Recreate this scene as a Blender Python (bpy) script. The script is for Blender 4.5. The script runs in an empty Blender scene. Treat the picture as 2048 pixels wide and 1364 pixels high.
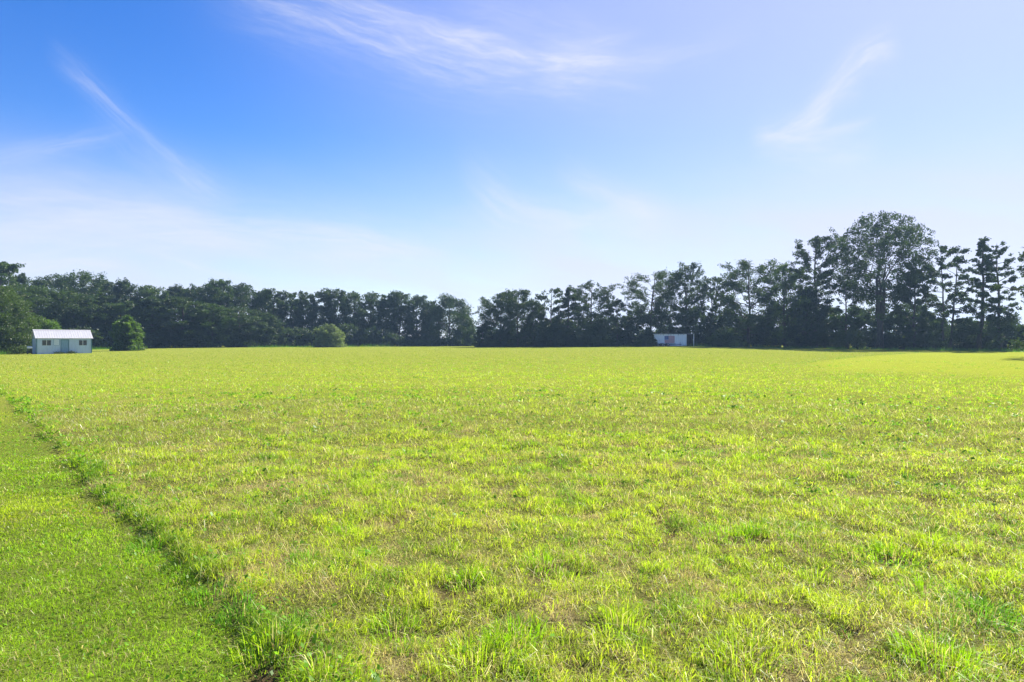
import bpy, math, random
import numpy as np
from mathutils import Vector, Matrix

# ------------------------------------------------------------------ camera, sky, sun, exposure
S = bpy.context.scene
R = math.radians
CAM_Z = 1.9
FPX = 2048 * 24 / 36.0            # focal length in pixels of the 2048 px photograph
cam_d = bpy.data.cameras.new('camera'); cam = bpy.data.objects.new('camera', cam_d)
S.collection.objects.link(cam); S.camera = cam
cam.location = (0, 0, CAM_Z); cam.rotation_euler = (R(90), 0, 0)
cam_d.lens = 24; cam_d.sensor_width = 36; cam_d.clip_start = 0.05; cam_d.clip_end = 8000

SUN_AZ, SUN_EL = 43.0, 41.0       # degrees right of +Y, degrees up
S.view_settings.view_transform = 'Standard'; S.view_settings.look = 'None'
S.view_settings.gamma = 1; S.view_settings.exposure = 1.35
S.cycles.max_bounces = 7; S.cycles.transmission_bounces = 5; S.cycles.diffuse_bounces = 3
S.cycles.glossy_bounces = 2; S.cycles.volume_bounces = 0; S.cycles.transparent_max_bounces = 4
S.cycles.use_denoising = True
S.cycles.sample_clamp_indirect = 6.0

sd = Vector((math.sin(R(SUN_AZ)) * math.cos(R(SUN_EL)), math.cos(R(SUN_AZ)) * math.cos(R(SUN_EL)), math.sin(R(SUN_EL))))
sun_d = bpy.data.lights.new('sun', 'SUN'); sun = bpy.data.objects.new('sun', sun_d)
S.collection.objects.link(sun)
sun_d.energy = 5.0; sun_d.angle = R(0.53); sun_d.color = (1.0, 0.95, 0.84)
sun.rotation_euler = sd.to_track_quat('Z', 'Y').to_euler(); sun.location = (60, 60, 90)


class NT:
    """tiny helper to write shader node maths"""
    def __init__(s, tree): s.t = tree; s.n = tree.nodes; s.l = tree.links
    def node(s, kind, **kw):
        n = s.n.new(kind)
        for k, v in kw.items(): setattr(n, k, v)
        return n
    def put(s, sock, v):
        if isinstance(v, bpy.types.NodeSocket): s.l.new(v, sock)
        else: sock.default_value = v
    def m(s, op, a, b=0.0, c=None, clamp=False):
        n = s.n.new('ShaderNodeMath'); n.operation = op; n.use_clamp = clamp
        s.put(n.inputs[0], a); s.put(n.inputs[1], b)
        if c is not None: s.put(n.inputs[2], c)
        return n.outputs[0]
    def comb(s, x, y, z=0.0):
        n = s.n.new('ShaderNodeCombineXYZ'); s.put(n.inputs[0], x); s.put(n.inputs[1], y); s.put(n.inputs[2], z)
        return n.outputs[0]
    def noise(s, vec, scale, detail=4, rough=0.55, dist=0.0):
        n = s.n.new('ShaderNodeTexNoise'); n.inputs['Scale'].default_value = scale
        n.inputs['Detail'].default_value = detail; n.inputs['Roughness'].default_value = rough
        n.inputs['Distortion'].default_value = dist
        if vec is not None: s.l.new(vec, n.inputs['Vector'])
        return n.outputs['Fac']
    def ramp(s, v, a, b, lo=0.0, hi=1.0, smooth=True):
        n = s.n.new('ShaderNodeMapRange'); n.interpolation_type = 'SMOOTHSTEP' if smooth else 'LINEAR'
        s.put(n.inputs[0], v); n.inputs[1].default_value = a; n.inputs[2].default_value = b
        n.inputs[3].default_value = lo; n.inputs[4].default_value = hi
        return n.outputs[0]
    def mix(s, f, a, b, blend='MIX'):
        n = s.n.new('ShaderNodeMix'); n.data_type = 'RGBA'; n.blend_type = blend
        s.put(n.inputs[0], f); s.put(n.inputs[6], a); s.put(n.inputs[7], b)
        return n.outputs[2]


def azel(px, py):
    """direction (azimuth, elevation) of a place in the sky"""
    v = Vector(((px - 1024) / FPX, 1.0, (682 - py) / FPX)).normalized()
    return math.atan2(v.x, v.y), math.asin(v.z)


W = bpy.data.worlds.new('World'); S.world = W; W.use_nodes = True
g = NT(W.node_tree); g.n.clear()
sky = g.node('ShaderNodeTexSky', sky_type='NISHITA', sun_disc=False)
sky.sun_elevation = R(SUN_EL); sky.sun_rotation = R(SUN_AZ)
sky.altitude = 200; sky.air_density = 1.0; sky.dust_density = 0.25; sky.ozone_density = 2.2
tc = g.node('ShaderNodeTexCoord'); sep = g.node('ShaderNodeSeparateXYZ')
g.l.new(tc.outputs['Generated'], sep.inputs[0])
X, Y, Z = sep.outputs
AZ = g.m('ARCTAN2', X, Y); EL = g.m('ARCSINE', g.m('MINIMUM', g.m('MAXIMUM', Z, -1.0), 1.0))
# warp a little so that no cloud edge is a clean curve
wv = g.comb(g.m('MULTIPLY', AZ, 5.0), g.m('MULTIPLY', EL, 9.0), 3.0)
WARP = g.m('MULTIPLY', g.m('SUBTRACT', g.noise(wv, 1.0, 5, 0.6), 0.5), 0.035)


def wisp(pts, width, amount, fx=6.0, fy=60.0, streak=0.8, seed=0.0, ease=0.18, lean=0.0):
    """a cirrus band that follows the points; width in pixels, soft, broken into streaks along its run"""
    ae = np.array([azel(*p) for p in pts])
    deg = min(3, len(pts) - 1)
    c = np.polyfit(ae[:, 0], ae[:, 1], deg)
    el_c = c[0]
    for k in c[1:]: el_c = g.m('MULTIPLY_ADD', AZ, el_c, float(k))
    d = g.m('ADD', g.m('SUBTRACT', EL, el_c), WARP)
    w = width / FPX
    a0, a1 = ae[:, 0].min(), ae[:, 0].max(); e = (a1 - a0) * ease
    win = g.m('MULTIPLY', g.ramp(AZ, a0 - e * .4, a0 + e), g.ramp(AZ, a1 + e * .4, a1 - e))
    q = g.m('DIVIDE', d, w)
    fall = g.m('DIVIDE', 1.0, g.m('ADD', 1.0, g.m('POWER', g.m('ABSOLUTE', q), 2.6)))
    fall = g.m('MULTIPLY', fall, g.ramp(g.m('ABSOLUTE', q), 4.0, 1.0))
    nv = g.comb(g.m('MULTIPLY_ADD', AZ, fx, g.m('MULTIPLY', EL, lean)), g.m('MULTIPLY', d, fy), seed)
    ns = g.noise(nv, 1.0, 6, 0.62, 0.4)
    st = g.ramp(ns, 0.33, 0.72, 1 - streak, 1.0)
    fine = g.noise(g.comb(g.m('MULTIPLY_ADD', AZ, fx * 3.2, g.m('MULTIPLY', EL, lean)), g.m('MULTIPLY', d, fy * 3.5), seed + 50), 1.0, 4, 0.6, 0.5)
    st = g.m('MULTIPLY', st, g.ramp(fine, 0.25, 0.75, 0.55, 1.2))
    return g.m('MULTIPLY', g.m('MULTIPLY', fall, win), g.m('MULTIPLY', st, amount))


wisps = [
    wisp([(600, -20), (700, 14), (780, 40), (850, 66)], 9, .34, 9, 80, .7, 21.0, .3),
    wisp([(690, -10), (830, 40), (940, 68), (1040, 72)], 9, .34, 9, 80, .7, 22.0, .3),
    wisp([(1080, 84), (1150, 92), (1210, 86), (1290, 66)], 11, .28, 9, 80, .7, 23.0, .3),
    wisp([(1230, 130), (1330, 122), (1420, 96), (1500, 60)], 16, .22, 8, 60, .7, 24.0, .3),
    wisp([(1590, 246), (1640, 212), (1670, 190), (1720, 168)], 20, .45, 14, 60, .6, 25.0, .3),
    wisp([(900, 10), (1000, 30), (1120, 66), (1260, 100)], 34, .20, 7, 40, .8, 26.0, .3),
    wisp([(-80, 430), (150, 436), (380, 448), (620, 492), (800, 520)], 44, .42, 5, 30, .7, 27.0, .15),
    wisp([(450, -30), (640, 38), (850, 98), (1070, 135), (1300, 150)], 44, .52, 7, 42, .75, 1.0, .25, 3),
    wisp([(800, 48), (900, 78), (990, 102), (1100, 118), (1220, 128), (1320, 112)], 15, .62, 9, 75, .7, 2.2, .3),
    wisp([(500, -6), (600, 32), (700, 74), (790, 97), (870, 92)], 7, .4, 8, 60, .6, 3.1, .3),
    wisp([(1050, 128), (1150, 160), (1230, 172), (1310, 186)], 6, .18, 8, 60, .6, 4.4, .3),
    wisp([(110, 118), (200, 190), (260, 252), (320, 306), (380, 348), (465, 392)], 17, .34, 10, 90, .75, 5.7, .2),
    wisp([(170, 200), (240, 275), (330, 340), (420, 378)], 26, .10, 8, 40, .6, 6.6, .3),
    wisp([(-60, 310), (40, 304), (120, 292), (250, 266)], 13, .26, 6, 60, .6, 7.3, .35),
    wisp([(1500, 280), (1560, 262), (1605, 245), (1660, 212)], 19, .55, 14, 60, .7, 8.2, .25),
    wisp([(1618, 238), (1650, 196), (1676, 162), (1705, 134), (1745, 112), (1800, 98)], 20, .62, 14, 60, .7, 8.9, .22),
    wisp([(1520, 272), (1600, 270), (1680, 258), (1745, 240)], 9, .6, 8, 60, .5, 9.9, .3),
    wisp([(1520, 282), (1640, 300), (1760, 300)], 28, .42, 8, 40, .6, 10.4, .3),
    wisp([(930, 350), (985, 400), (1060, 440), (1180, 460), (1350, 455)], 45, .5, 6, 25, .65, 11.0, .2),
    wisp([(1120, 350), (1180, 375), (1250, 410), (1340, 440)], 24, .42, 8, 35, .6, 12.0, .3),
    wisp([(-80, 475), (120, 482), (300, 470), (500, 462), (700, 495), (900, 520)], 28, .6, 6, 50, .6, 13.0, .12),
    wisp([(290, 508), (360, 525), (420, 542), (520, 560)], 6, .40, 8, 60, .5, 14.0, .3),
    wisp([(-80, 548), (60, 530), (160, 528), (280, 548)], 15, .6, 6, 50, .5, 15.0, .3),
    wisp([(-100, 390), (60, 395), (230, 420), (420, 440)], 42, .30, 5, 30, .7, 16.0, .2),
]
cl = wisps[0]
for w_ in wisps[1:]:
    cl = g.m('SUBTRACT', g.m('ADD', cl, w_), g.m('MULTIPLY', cl, w_))
# thin veil of high cloud: low in the sky, and thicker towards the sun
dot = g.node('ShaderNodeVectorMath', operation='DOT_PRODUCT')
g.l.new(tc.outputs['Generated'], dot.inputs[0]); dot.inputs[1].default_value = sd
glow = g.ramp(dot.outputs['Value'], 0.45, 1.0)
low = g.ramp(EL, 0.29, 0.05)
vn = g.noise(g.comb(g.m('MULTIPLY', AZ, 3.0), g.m('MULTIPLY_ADD', EL, 10.0, g.m('MULTIPLY', AZ, 2.0)), 20.0), 1.0, 6, 0.6, 0.6)
veil = g.m('ADD', g.m('MULTIPLY', glow, 0.54), g.m('MULTIPLY', low, g.ramp(vn, 0.3, 0.7, 0.50, 0.86)))
veil = g.m('MINIMUM', veil, 0.86)
hsv = g.node('ShaderNodeHueSaturation'); hsv.inputs['Saturation'].default_value = 1.43
hsv.inputs['Hue'].default_value = 0.518
hsv.inputs['Value'].default_value = 1.50
g.l.new(sky.outputs[0], hsv.inputs['Color'])
CLOUD = (6.3, 6.15, 7.7, 1); CIRRUS = (6.9, 6.95, 7.7, 1)
skycol = g.mix(cl, g.mix(veil, hsv.outputs[0], CLOUD), CIRRUS)
bg = g.node('ShaderNodeBackground'); bg.inputs['Strength'].default_value = 0.05
g.l.new(skycol, bg.inputs['Color'])
wo = g.node('ShaderNodeOutputWorld'); g.l.new(bg.outputs[0], wo.inputs['Surface'])

# ------------------------------------------------------------------ helpers
def vnoise(x, y, scale, seed=0):
    """smooth value noise 0..1"""
    x = np.asarray(x, float) / scale + 1000.37 * (seed + 1); y = np.asarray(y, float) / scale + 733.11 * (seed + 1)
    xi = np.floor(x).astype(np.int64); yi = np.floor(y).astype(np.int64)
    fx = x - xi; fy = y - yi; fx = fx * fx * (3 - 2 * fx); fy = fy * fy * (3 - 2 * fy)
    def h(a, b):
        n = (a * 374761393 + b * 668265263 + seed * 974634757) & 0xffffffff
        n = ((n ^ (n >> 13)) * 1274126177) & 0xffffffff
        n = n ^ (n >> 16)
        return (n & 0xffffff) / float(0xffffff)
    return (h(xi, yi) * (1 - fx) + h(xi + 1, yi) * fx) * (1 - fy) + (h(xi, yi + 1) * (1 - fx) + h(xi + 1, yi + 1) * fx) * fy


def fbm(x, y, scale, seed=0, octs=3):
    s = 0; a = 0.5; t = 0
    for k in range(octs):
        s = s + a * vnoise(x, y, scale / 2 ** k, seed + 17 * k); t += a; a *= 0.5
    return s / t


def sstep(a, b, v):
    t = np.clip((v - a) / (b - a), 0, 1); return t * t * (3 - 2 * t)


UA = np.array([-3, -.9, -.7, -.53, 0, .235, .53, .8, 3]); AA = np.array([0, 0, .05, .36, .60, .93, .5, .3, .3])
def terrain(x, y):
    x = np.asarray(x, float); y = np.asarray(y, float)
    u = x / np.maximum(y, 1.0)
    A = (np.interp(u, UA, AA) + np.interp(u - .06, UA, AA) + np.interp(u + .06, UA, AA)) / 3
    z = A * sstep(40, 150, y)
    r = np.hypot(x, y)
    near = 1 - sstep(25, 70, r)
    z = z + (fbm(x, y, 5.0, 5) - .5) * .10 * near + (fbm(x, y, 0.9, 9) - .5) * .16 * (1 - sstep(10, 25, r))
    z = z + .05 * sstep(-.06, .12, edge_off(x, y)) * near - .05 * holes(x, y)
    return z + (fbm(x, y, 60, 3) - .5) * .16 * sstep(30, 80, r)


def tz(x, y): return float(terrain(np.array([x]), np.array([y]))[0])

EX0, EY0, ESL = -1.24, 3.81, -0.83          # the mown strip's edge: x = EX0 + ESL*(y-EY0)
def edge_off(x, y):
    """metres to the right of the mown strip's edge"""
    wob = (fbm(x, y, 1.1, 40, 3) - .5) * .55
    return (x - (EX0 + ESL * (y - EY0))) / math.sqrt(1 + ESL * ESL) + wob * .6


def far_mown(x, y):
    """1 inside the smooth mown area on the right"""
    u = x / np.maximum(y, 1)
    top = 50 + (np.clip(u, .40, .64) - .40) / .24 * 58
    near_edge = 44 - (u - .42) * 34
    m = sstep(.40, .47, u) * sstep(0, 3, top - y) * sstep(-6, 9, y - near_edge + (fbm(x, y, 7, 88, 2) - .5) * 9)
    return m

SPOTS = [(925, 1190, .30), (1110, 1168, .34), (800, 1282, .26), (570, 1322, .30), (1150, 1290, .2), (1490, 1100, .25), (1800, 1135, .28), (520, 1350, .2), (1010, 1260, .16), (1590, 1240, .2), (205, 1030, .22), (1690, 1300, .12), (1290, 1120, .16), (700, 1160, .14)]
TUFTS = [(935, 1165, .17, .17, 0), (1090, 1135, .24, .16, 0), (1130, 1165, .16, .17, 1), (790, 1255, .17, .19, 0), (480, 1225, .14, .2, 2), (545, 1285, .24, .2, 1), (590, 1255, .13, .18, 2), (1450, 1075, .3, .15, 0),
         (1500, 1065, .2, .15, 0), (1780, 1115, .26, .17, 0), (1860, 1090, .22, .17, 1), (1240, 1275, .2, .18, 1), (1850, 1185, .2, .18, 0), (1960, 1230, .26, .19, 2), (960, 1330, .3, .2, 1), (1030, 1300, .22, .19, 0), (690, 1070, .16, .15, 0),
         (610, 1130, .15, .16, 2), (420, 1190, .16, .14, 2), (1630, 1160, .14, .17, 1), (1480, 1330, .24, .18, 1), (1130, 1040, .14, .14, 0), (900, 1110, .15, .15, 1), (300, 1085, .2, .15, 2), (735, 1110, .12, .13, 0), (1880, 1330, .26, .2, 0), (640, 1340, .2, .18, 1)]
def spot_xy(px, py):
    d = CAM_Z * FPX / (py - 683); return (px - 1024) / FPX * d, d

def holes(x, y):
    h = np.zeros(np.shape(x)); w = (fbm(x, y, .25, 68, 2) - .5) * .9
    for px, py, rad in SPOTS:
        cx, cy = spot_xy(px, py); q = np.hypot(x - cx, (y - cy) * 1.4) / (rad * .95) + w; h = np.maximum(h, sstep(1.05, .55, q))
    return np.maximum(h, noise_holes(x, y))

def noise_holes(x, y):
    return sstep(.70, .80, fbm(x, y, .30, 66, 3)) * .8 * (1 - sstep(12, 28, np.hypot(x, y))) * (edge_off(x, y) > .2)

def dryness(x, y):
    d = sstep(.56, .78, fbm(x, y, .55, 60, 3)) * .65 + sstep(.58, .8, fbm(x, y, .22, 61, 2)) * .45
    return np.clip(d, 0, 1)


def new_mesh(name, verts, faces_flat, loop_tot, mats=(), parent=None, smooth=False, colors=None, mat_idx=None):
    me = bpy.data.meshes.new(name)
    verts = np.asarray(verts, np.float32); faces_flat = np.asarray(faces_flat, np.int32); loop_tot = np.asarray(loop_tot, np.int32)
    me.vertices.add(len(verts)); me.vertices.foreach_set('co', verts.ravel())
    me.loops.add(len(faces_flat)); me.loops.foreach_set('vertex_index', faces_flat)
    me.polygons.add(len(loop_tot))
    st = np.zeros(len(loop_tot), np.int32); st[1:] = np.cumsum(loop_tot)[:-1]
    me.polygons.foreach_set('loop_start', st)
    if mat_idx is not None: me.polygons.foreach_set('material_index', np.asarray(mat_idx, np.int32))
    for m_ in mats: me.materials.append(m_)
    if colors is not None:
        ca = me.attributes.new('tint', 'FLOAT_COLOR', 'POINT'); ca.data.foreach_set('color', np.asarray(colors, np.float32).ravel())
    me.update(calc_edges=True)
    me.shade_smooth() if smooth else me.shade_flat()
    o = bpy.data.objects.new(name, me); S.collection.objects.link(o)
    if parent is not None: o.parent = parent
    return o


class MB:
    """collects boxes, tubes and panels into one mesh"""
    def __init__(s): s.v = []; s.f = []; s.mi = []
    def add(s, v, f, mi=0):
        b = len(s.v); s.v += [tuple(p) for p in v]; s.f += [tuple(i + b for i in q) for q in f]; s.mi += [mi] * len(f)
    def box(s, x0, x1, y0, y1, z0, z1, mi=0):
        s.add([(x0, y0, z0), (x1, y0, z0), (x1, y1, z0), (x0, y1, z0), (x0, y0, z1), (x1, y0, z1), (x1, y1, z1), (x0, y1, z1)],
              [(0, 3, 2, 1), (4, 5, 6, 7), (0, 1, 5, 4), (1, 2, 6, 5), (2, 3, 7, 6), (3, 0, 4, 7)], mi)
    def tube(s, pts, rad, n=6, mi=0, cap=True):
        pts = [Vector(p) for p in pts]; rings = []
        for i, p in enumerate(pts):
            d = (pts[min(i + 1, len(pts) - 1)] - pts[max(i - 1, 0)])
            d = d.normalized() if d.length > 1e-6 else Vector((0, 0, 1))
            a = d.cross(Vector((0.31, 0.87, 0.12)));  a = a.normalized() if a.length > 1e-4 else Vector((1, 0, 0))
            b = d.cross(a)
            r = rad[i] if hasattr(rad, '__len__') else rad
            rings.append([p + (a * math.cos(2 * math.pi * k / n) + b * math.sin(2 * math.pi * k / n)) * r for k in range(n)])
        v = [q for rg in rings for q in rg]; f = []
        for i in range(len(pts) - 1):
            for k in range(n):
                f.append((i * n + k, i * n + (k + 1) % n, (i + 1) * n + (k + 1) % n, (i + 1) * n + k))
        if cap: f += [tuple(range(n - 1, -1, -1)), tuple(range((len(pts) - 1) * n, len(pts) * n))]
        s.add(v, f, mi)
    def build(s, name, mats, parent=None, smooth=False):
        if not isinstance(mats, (list, tuple)): mats = [mats]
        ff = [i for q in s.f for i in q]; lt = [len(q) for q in s.f]
        return new_mesh(name, s.v, ff, lt, mats, parent, smooth, None, s.mi)


def tag(o, label=None, cat=None, group=None, kind=None):
    if label: o['label'] = label
    if cat: o['category'] = cat
    if group: o['group'] = group
    if kind: o['kind'] = kind
    return o


def empty(name, loc, rz=0.0):
    o = bpy.data.objects.new(name, None); S.collection.objects.link(o)
    o.location = loc; o.rotation_euler = (0, 0, rz); o.empty_display_size = 0.3
    return o

# ------------------------------------------------------------------ materials
def mat(name, col, rough=0.6, var=0.0, vscale=3.0, metal=0.0, spec=0.5, col2=None, stretch=None, bump=0.0):
    m_ = bpy.data.materials.new(name); m_.use_nodes = True; n = NT(m_.node_tree); n.n.clear()
    p = n.node('ShaderNodeBsdfPrincipled'); out = n.node('ShaderNodeOutputMaterial'); n.l.new(p.outputs[0], out.inputs[0])
    p.inputs['Roughness'].default_value = rough; p.inputs['Metallic'].default_value = metal
    p.inputs['Specular IOR Level'].default_value = spec
    c4 = (*col, 1)
    if var or col2:
        t = n.node('ShaderNodeTexCoord'); mp = n.node('ShaderNodeMapping'); n.l.new(t.outputs['Object'], mp.inputs[0])
        if stretch: mp.inputs['Scale'].default_value = stretch
        f = n.noise(mp.outputs[0], vscale, 5, 0.6)
        f = n.ramp(f, .35, .68)
        c_b = (*(col2 if col2 else tuple(max(0, c * (1 - var)) for c in col)), 1)
        n.l.new(n.mix(f, c4, c_b), p.inputs['Base Color'])
        if bump:
            b = n.node('ShaderNodeBump'); b.inputs['Strength'].default_value = bump; n.l.new(f, b.inputs['Height']); n.l.new(b.outputs[0], p.inputs['Normal'])
    else:
        p.inputs['Base Color'].default_value = c4
    return m_


def leaf_mat(name, c_a, c_b, trans=0.4, gloss=0.03, scale=0.7, tcol=1.5):
    """foliage: diffuse and translucent leaf, hue wandering through the crown and from tree to tree"""
    m_ = bpy.data.materials.new(name); m_.use_nodes = True; n = NT(m_.node_tree); n.n.clear()
    t = n.node('ShaderNodeTexCoord'); oi = n.node('ShaderNodeObjectInfo')
    f = n.noise(t.outputs['Object'], scale, 3, 0.6)
    f = n.ramp(f, .3, .7)
    f = n.m('ADD', n.m('MULTIPLY', f, .65), n.m('MULTIPLY', oi.outputs['Random'], .35))
    col = n.mix(f, (*c_a, 1), (*c_b, 1))
    d = n.node('ShaderNodeBsdfDiffuse'); n.l.new(col, d.inputs[0])
    tr = n.node('ShaderNodeBsdfTranslucent')
    n.l.new(n.mix(1.0, col, (tcol, tcol * 1.08, tcol * .5, 1), 'MULTIPLY'), tr.inputs[0])
    mx = n.node('ShaderNodeMixShader'); mx.inputs[0].default_value = trans
    n.l.new(d.outputs[0], mx.inputs[1]); n.l.new(tr.outputs[0], mx.inputs[2])
    gl = n.node('ShaderNodeBsdfGlossy'); gl.inputs['Roughness'].default_value = .45
    m2 = n.node('ShaderNodeMixShader'); m2.inputs[0].default_value = gloss
    n.l.new(mx.outputs[0], m2.inputs[1]); n.l.new(gl.outputs[0], m2.inputs[2])
    out = n.node('ShaderNodeOutputMaterial'); n.l.new(m2.outputs[0], out.inputs[0])
    return m_


def grass_mat(nm='grass_blade', gloss=.03):
    m_ = bpy.data.materials.new(nm); m_.use_nodes = True; n = NT(m_.node_tree); n.n.clear()
    a = n.node('ShaderNodeAttribute', attribute_name='tint')
    col = a.outputs['Color']
    d = n.node('ShaderNodeBsdfDiffuse'); n.l.new(col, d.inputs[0])
    tr = n.node('ShaderNodeBsdfTranslucent'); n.l.new(n.mix(1.0, col, (1.25, 1.25, .8, 1), 'MULTIPLY'), tr.inputs[0])
    mx = n.node('ShaderNodeMixShader'); mx.inputs[0].default_value = .5
    n.l.new(d.outputs[0], mx.inputs[1]); n.l.new(tr.outputs[0], mx.inputs[2])
    gl = n.node('ShaderNodeBsdfGlossy'); gl.inputs['Roughness'].default_value = .42
    m2 = n.node('ShaderNodeMixShader'); m2.inputs[0].default_value = gloss
    n.l.new(mx.outputs[0], m2.inputs[1]); n.l.new(gl.outputs[0], m2.inputs[2])
    out = n.node('ShaderNodeOutputMaterial'); n.l.new(m2.outputs[0], out.inputs[0])
    return m_


def ground_mat():
    m_ = bpy.data.materials.new('field_ground'); m_.use_nodes = True; n = NT(m_.node_tree); n.n.clear()
    p = n.node('ShaderNodeBsdfDiffuse'); out = n.node('ShaderNodeOutputMaterial'); n.l.new(p.outputs[0], out.inputs[0])
    a = n.node('ShaderNodeAttribute', attribute_name='tint')
    t = n.node('ShaderNodeTexCoord')
    f1 = n.ramp(n.noise(t.outputs['Object'], 9.0, 6, .7), .35, .65)
    f2 = n.ramp(n.noise(t.outputs['Object'], 45.0, 4, .7), .3, .7, .55, 1.25)
    col = n.mix(n.m('MULTIPLY', f1, .35), a.outputs['Color'], (.19, .16, .07, 1))
    col = n.mix(1.0, col, n.comb(f2, f2, f2), 'MULTIPLY')
    n.l.new(col, p.inputs[0])
    b = n.node('ShaderNodeBump'); b.inputs['Strength'].default_value = .6; b.inputs['Distance'].default_value = .03
    n.l.new(f2, b.inputs['Height']); n.l.new(b.outputs[0], p.inputs['Normal'])
    return m_


M_GRASS = grass_mat(); M_WEED = grass_mat('weed_leaf', .015); M_GROUND = ground_mat()
M_BARK = mat('bark', (.10, .085, .07), .9, .5, 2.0, spec=.2, stretch=(3, 3, .6))
M_LEAF = leaf_mat('maple_leaf', (.022, .043, .011), (.044, .070, .017), .34)
M_LEAF_G = leaf_mat('wood_leaf_green', (.034, .066, .016), (.066, .108, .024), .34)
M_LEAF_Y = leaf_mat('sunny_leaf', (.032, .068, .009), (.074, .125, .014), .50, tcol=2.2)
M_LEAF_P = leaf_mat('grey_leaf', (.115, .16, .062), (.175, .215, .09), .42)
M_LEAF_W = leaf_mat('wood_leaf', (.026, .050, .015), (.055, .088, .024), .30)
M_LEAF_B = leaf_mat('bright_leaf', (.034, .066, .012), (.072, .115, .020), .36)
M_LEAF_S = leaf_mat('shrub_leaf', (.022, .044, .014), (.062, .095, .032), .36, scale=.35)

# ------------------------------------------------------------------ the ground
def ground_tint(x, y):
    dr = dryness(x, y)[:, None]; r = np.hypot(x, y)
    base = np.array([.11, .125, .026]) * (1 - dr) + np.array([.30, .235, .11]) * dr
    lawn = sstep(.1, -.2, edge_off(x, y))[:, None] * (y > 0)[:, None]
    base = base * (1 - lawn) + np.array([.11, .165, .018]) * lawn
    ho_ = holes(x, y)[:, None]; base = base * (1 - ho_) + np.array([.11, .075, .038]) * ho_
    far = sstep(7, 36, r)[:, None]
    base = base * (1 - far) + np.array([.24, .28, .035]) * far
    fm = far_mown(x, y)[:, None]; base = base * (1 - fm) + np.array([.30, .35, .03]) * fm
    return np.concatenate([base, np.ones((len(x), 1))], 1)


def build_ground():
    rr = [0.0]; r = .6
    while r < 1500: rr.append(r); r *= 1.035 if r < 250 else 1.12
    rr.append(1500.0)
    na = 300; th = np.linspace(0, 2 * np.pi, na, endpoint=False)
    Rr, Th = np.meshgrid(np.array(rr[1:]), th, indexing='ij')
    x = np.concatenate([[0], (Rr * np.sin(Th)).ravel()]); y = np.concatenate([[0], (Rr * np.cos(Th)).ravel()])
    z = terrain(x, y)
    nr = len(rr) - 1; ff = []; lt = []
    for k in range(na): ff += [0, 1 + (k + 1) % na, 1 + k]; lt.append(3)
    i = np.arange(nr - 1)[:, None]; k = np.arange(na)[None, :]; k2 = (k + 1) % na
    q = np.stack(np.broadcast_arrays(1 + i * na + k, 1 + i * na + k2, 1 + (i + 1) * na + k2, 1 + (i + 1) * na + k), -1).reshape(-1, 4)
    ff = np.concatenate([np.array(ff), q.ravel()]); lt = np.concatenate([np.array(lt), np.full(len(q), 4)])
    o = new_mesh('ground', np.stack([x, y, z], 1), ff, lt, [M_GROUND], None, True, ground_tint(x, y))
    # faces must look up
    o.data.flip_normals() if o.data.polygons[0].normal.z < 0 else None
    tag(o, kind='structure')
build_ground()

# ------------------------------------------------------------------ grass
rng = np.random.default_rng(11)
EDGE_U = np.array([-1.2, -.76, -.70, -.66, -.55, -.35, -.06, .05, .2, .3, .53, .66, .8, 1.2])
EDGE_Y = np.array([90, 92, 112, 125, 143, 156, 182, 148, 140, 134, 120, 110, 100, 90])

C_GREEN = np.array([.235, .440, .010]); C_YEL = np.array([.465, .570, .036]); C_DEEP = np.array([.080, .190, .012])
C_DRY = np.array([.62, .56, .27]); C_TAN = np.array([.42, .32, .14])


def blades(x, y, h, wdt, az, lean, col, seg2, z0=None, curl=1.0):
    """one leaf of grass per row; seg2 gives each blade a bend"""
    n = len(x); z = terrain(x, y) if z0 is None else z0
    base = np.stack([x, y, z - .01], 1)
    face = rng.uniform(0, 2 * np.pi, n)
    side = np.stack([np.cos(face), np.sin(face), np.zeros(n)], 1) * (wdt * .5)[:, None]
    hd = np.stack([np.cos(az), np.sin(az), np.zeros(n)], 1)
    up = np.array([0, 0, 1.0])[None, :]
    tip = base + hd * (h * np.sin(lean))[:, None] + up * (h * np.cos(lean))[:, None]
    col = np.clip(col, 0, 1); c4 = np.concatenate([col, np.ones((n, 1))], 1)
    if not seg2:
        v = np.stack([base - side, base + side, tip], 1).reshape(-1, 3)
        f = np.arange(3 * n); lt = np.full(n, 3); c = np.repeat(c4, 3, 0)
        return v, f, lt, c
    l1 = lean * (.45 * curl)
    mid = base + hd * (h * .55 * np.sin(l1))[:, None] + up * (h * .55 * np.cos(l1))[:, None]
    v = np.stack([base - side, base + side, mid + side * .8, mid - side * .8, tip], 1).reshape(-1, 3)
    i = np.arange(n)[:, None] * 5
    f = np.concatenate([i, i + 1, i + 2, i + 3, i + 3, i + 2, i + 4], 1).ravel()
    lt = np.tile([4, 3], n); c = np.repeat(c4, 5, 0)
    return v, f, lt, c


def pack(parts, name, label):
    vs, fs, ls, cs = [], [], [], []; b = 0
    for v, f, l, c in parts:
        vs.append(v); fs.append(f + b); ls.append(l); cs.append(c); b += len(v)
    o = new_mesh(name, np.concatenate(vs), np.concatenate(fs), np.concatenate(ls), [M_GRASS], None, False, np.concatenate(cs))
    tag(o, label, 'grass', kind='stuff')
    return o


def polar(n, r0, r1, p, half=50):
    """points with density falling as r^-p"""
    a = 2 - p; u = rng.uniform(0, 1, n)
    r = (r0 ** a + u * (r1 ** a - r0 ** a)) ** (1 / a)
    t = np.radians(rng.uniform(-half, half, n))
    return r * np.sin(t), r * np.cos(t), r


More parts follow.
